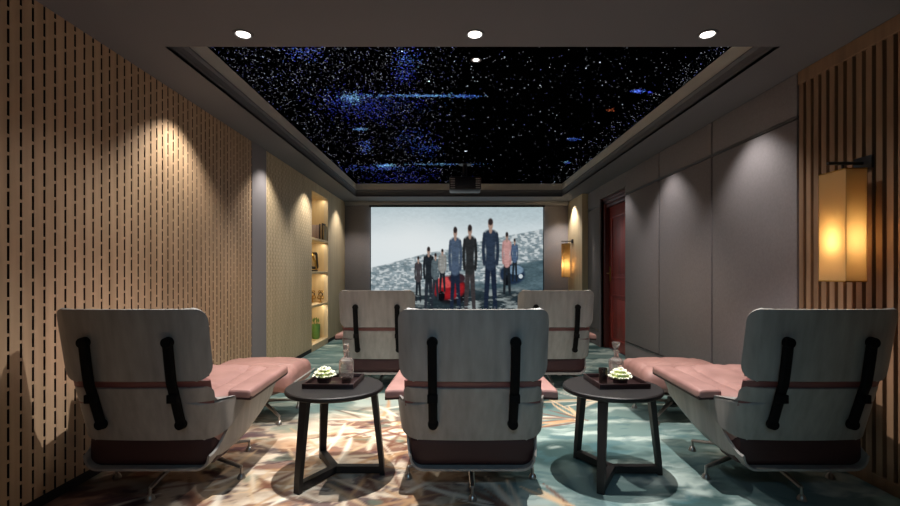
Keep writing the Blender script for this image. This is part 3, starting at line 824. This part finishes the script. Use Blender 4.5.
# ------------------------------------------------------------------ WALL LAMPS
def shade_mat():
    m = bpy.data.materials.new('parchment_shade'); m.use_nodes = True; nt = m.node_tree; nt.nodes.clear()
    t = nt.nodes.new('ShaderNodeBsdfTranslucent'); t.inputs[0].default_value = srgb(240,218,176)
    d = nt.nodes.new('ShaderNodeBsdfDiffuse'); d.inputs[0].default_value = srgb(190,160,115)
    mx = nt.nodes.new('ShaderNodeMixShader'); mx.inputs[0].default_value = .45
    o = nt.nodes.new('ShaderNodeOutputMaterial'); nt.links.new(t.outputs[0], mx.inputs[1]); nt.links.new(d.outputs[0], mx.inputs[2]); nt.links.new(mx.outputs[0], o.inputs[0]); return m
M['shade'] = shade_mat()
def sconce(loc, label, power):
    # origin on the wall at the bracket; the lamp reaches towards -X
    root = empty('wall_lamp', loc, label, 'wall lamp', 'parchment wall lamps')
    b = MB(); b.cbox(-.016,-.001,-.055,.055,-.035,.035,.004); b.build('wall_plate', M['dark'], root)
    b = MB(); b.tube([(-.01,0,.0),(-.17,0,.0),(-.20,0,.0)], .009); b.tube([(-.12,-.0,0),(-.12,0,-.05)], .006); b.build('arm', M['dark'], root)
    x0, x1, ya, yb, z0, z1 = -.178, -.068, -.09, .09, -.63, -.045
    t = .003
    b = MB()
    b.box(x0,x0+t,ya,yb,z0,z1); b.box(x1-t,x1,ya,yb,z0,z1); b.box(x0+t,x1-t,ya,ya+t,z0,z1); b.box(x0+t,x1-t,yb-t,yb,z0,z1)
    b.build('lamp_shade', M['shade'], root, smooth=False)
    for zz in (z0-.002, z1-.004):
        b = MB()
        b.box(x0-.001,x1+.001,ya-.001,ya+.004,zz,zz+.006); b.box(x0-.001,x1+.001,yb-.004,yb+.001,zz,zz+.006); b.box(x0-.001,x0+.004,ya,yb,zz,zz+.006); b.box(x1-.004,x1+.001,ya,yb,zz,zz+.006)
        if zz > z0: b.box((x0+x1)/2-.003,(x0+x1)/2+.003,ya+.003,yb-.003,z1-.004,z1+.002)
        b.build('shade_frame', M['brass'], root, smooth=False)
    b = MB(); b.lathe([(.001,-.02),(.02,-.012),(.028,.01),(.02,.032),(.012,.05),(.012,.08),(.001,.08)], (x0+x1)/2, 0, -.37, 16, cap=False)
    b.build('bulb', emis('bulb_glow', (1,.8,.5,1), 14), root)
    l = bpy.data.lights.new('wall_lamp_bulb', 'POINT'); l.energy = power; l.color = (1,.86,.64); l.shadow_soft_size = .04
    o = bpy.data.objects.new('wall_lamp_bulb_light', l); COL.objects.link(o); o.location = (loc[0]+(x0+x1)/2+.0, loc[1], loc[2]-.42)
    return root
sconce((XR-.004, 2.51, 1.70), 'tall boxy parchment wall lamp glowing on the near slatted right wall', 1.9)
sconce((2.12, 8.25, 1.66), 'small distant parchment wall lamp glowing beside the projection screen', 2.4)

# ------------------------------------------------------------------ NICHE OBJECTS
NY = 7.27
def book(x, th, h, col, label):
    root = empty('book', (x, NY+.03, 1.6105), label, 'book', 'books on the top niche shelf', 0)
    m = mat('book_cover', srgb(*col), .6)
    b = MB(); b.cbox(-th/2,th/2,-.085,.085,0,h,.003); b.build('cover', m, root)
    b = MB(); b.box(-th/2+.003,th/2-.003,.078,.087,.004,h+.0005); b.build('pages', M['white'], root, smooth=False)
    return root
book(-2.135, .08, .235, (190,172,170), 'thick pale grey book at the left end of the top niche shelf')
book(-2.068, .045, .235, (176,156,156), 'pinkish grey book on the top niche shelf beside the thick pale one')
book(-2.032, .018, .25, (40,34,38), 'slim black book on the top niche shelf, left of the slim cream book')
book(-2.012, .014, .245, (190,170,140), 'slim cream book on the top niche shelf between two black books')
book(-1.994, .016, .26, (26,22,26), 'slim black book on the top niche shelf, right of the slim cream book')
book(-1.975, .016, .225, (150,130,90), 'tan book at the right end of the top niche shelf')
t = empty('abstract_sculpture', (-2.125, NY-.02, 1.1305), 'dark bronze looping abstract sculpture on the middle niche shelf', 'sculpture', rz=R(90))
b = MB(); b.cbox(-.04,.04,-.045,.045,0,.02,.004); b.build('plinth', M['dark'], t)
pts = []
for k in range(41):
    a = 2*PI*k/40; pts.append((.02*math.sin(2*a), .055*math.cos(a)+.012*math.cos(2*a), .165+.125*math.sin(a)+.015*math.sin(3*a)))
b = MB(); b.tube(pts, [.014+.008*abs(math.sin(PI*k/40*2)) for k in range(41)], 10); b.build('loop', M['dark'], t)
b = MB(); b.tube([(0,.03,.29),(0,.02,.22),(0,-.02,.14),(0,-.03,.02)], [.010,.018,.018,.012], 10); b.build('stem', M['brass'], t)
def figurine(x, label):
    t = empty('brass_figurine', (x, NY-.03, .6505), label, 'figurine', 'brass figurines on the niche shelf', rz=R(90))
    b = MB(); b.lathe([(.03,0),(.03,.01),(.010,.02),(.010,.06),(.001,.06)], n=20, cap=False); b.build('base', M['brass'], t)
    for (dy, z, r) in [(-.02,.08,.026),(.02,.08,.026),(0,.125,.028),(-.015,.165,.016),(.015,.165,.016)]:
        b = MB(); b.tube([(.010*math.sin(3*q*PI/8), dy+r*math.cos(q*PI/8), z+r*math.sin(q*PI/8)) for q in range(17)], .008, 8); b.build('ring', M['brass'] if dy else M['dark'], t)
figurine(-2.15, 'brass ring figurine on the lower niche shelf, left one'); figurine(-2.025, 'brass ring figurine on the lower niche shelf, right one')
t = empty('green_vase', (-2.10, NY-.02, .0905), 'green vase with a sprig on the bottom of the wall niche', 'vase')
mg = mat('green_glaze', srgb(96,140,70), .35)
b = MB(); b.lathe([(.001,0),(.05,0),(.058,.03),(.066,.16),(.064,.225),(.059,.225),(.061,.16),(.053,.035),(.001,.02)], n=28, cap=False); b.build('pot', mg, t)
b = MB()
for k in range(7):
    a = k*.9; L = .10+.02*(k % 3); b.tube([(0,0,.03),(.02*math.cos(a),.03*math.sin(a),.20),(.04*math.cos(a),.05*math.sin(a),.22+L*.6)], [.003,.003,.001], 6)
    x, y, z = .04*math.cos(a), .05*math.sin(a), .22+L*.6
    b.add([(x,y,z-.03),(x+.014,y,z),(x,y,z+.03),(x-.014,y,z),(x,y+.004,z)], [(0,1,4),(1,2,4),(2,3,4),(3,0,4)])
b.build('sprig', M['leaf'], t)

# ------------------------------------------------------------------ CAMERA / WORLD / VIEW
cam = bpy.data.cameras.new('camera'); co = bpy.data.objects.new('camera', cam); COL.objects.link(co)
co.location = (0,0,H); co.rotation_euler = (R(90),0,0); cam.sensor_width = 36; cam.lens = 36*F/900
cam.shift_x = -2/900; cam.shift_y = 19/900; cam.clip_start = .05
sc_ = bpy.context.scene; sc_.camera = co
w = bpy.data.worlds.new('world'); sc_.world = w; w.use_nodes = True
w.node_tree.nodes['Background'].inputs[0].default_value = (.02,.02,.025,1)
vs = sc_.view_settings; sc_.display_settings.display_device = 'sRGB'
vs.view_transform = 'Standard'; vs.look = 'None'; vs.exposure = 0; vs.gamma = 1; vs.use_curve_mapping = False
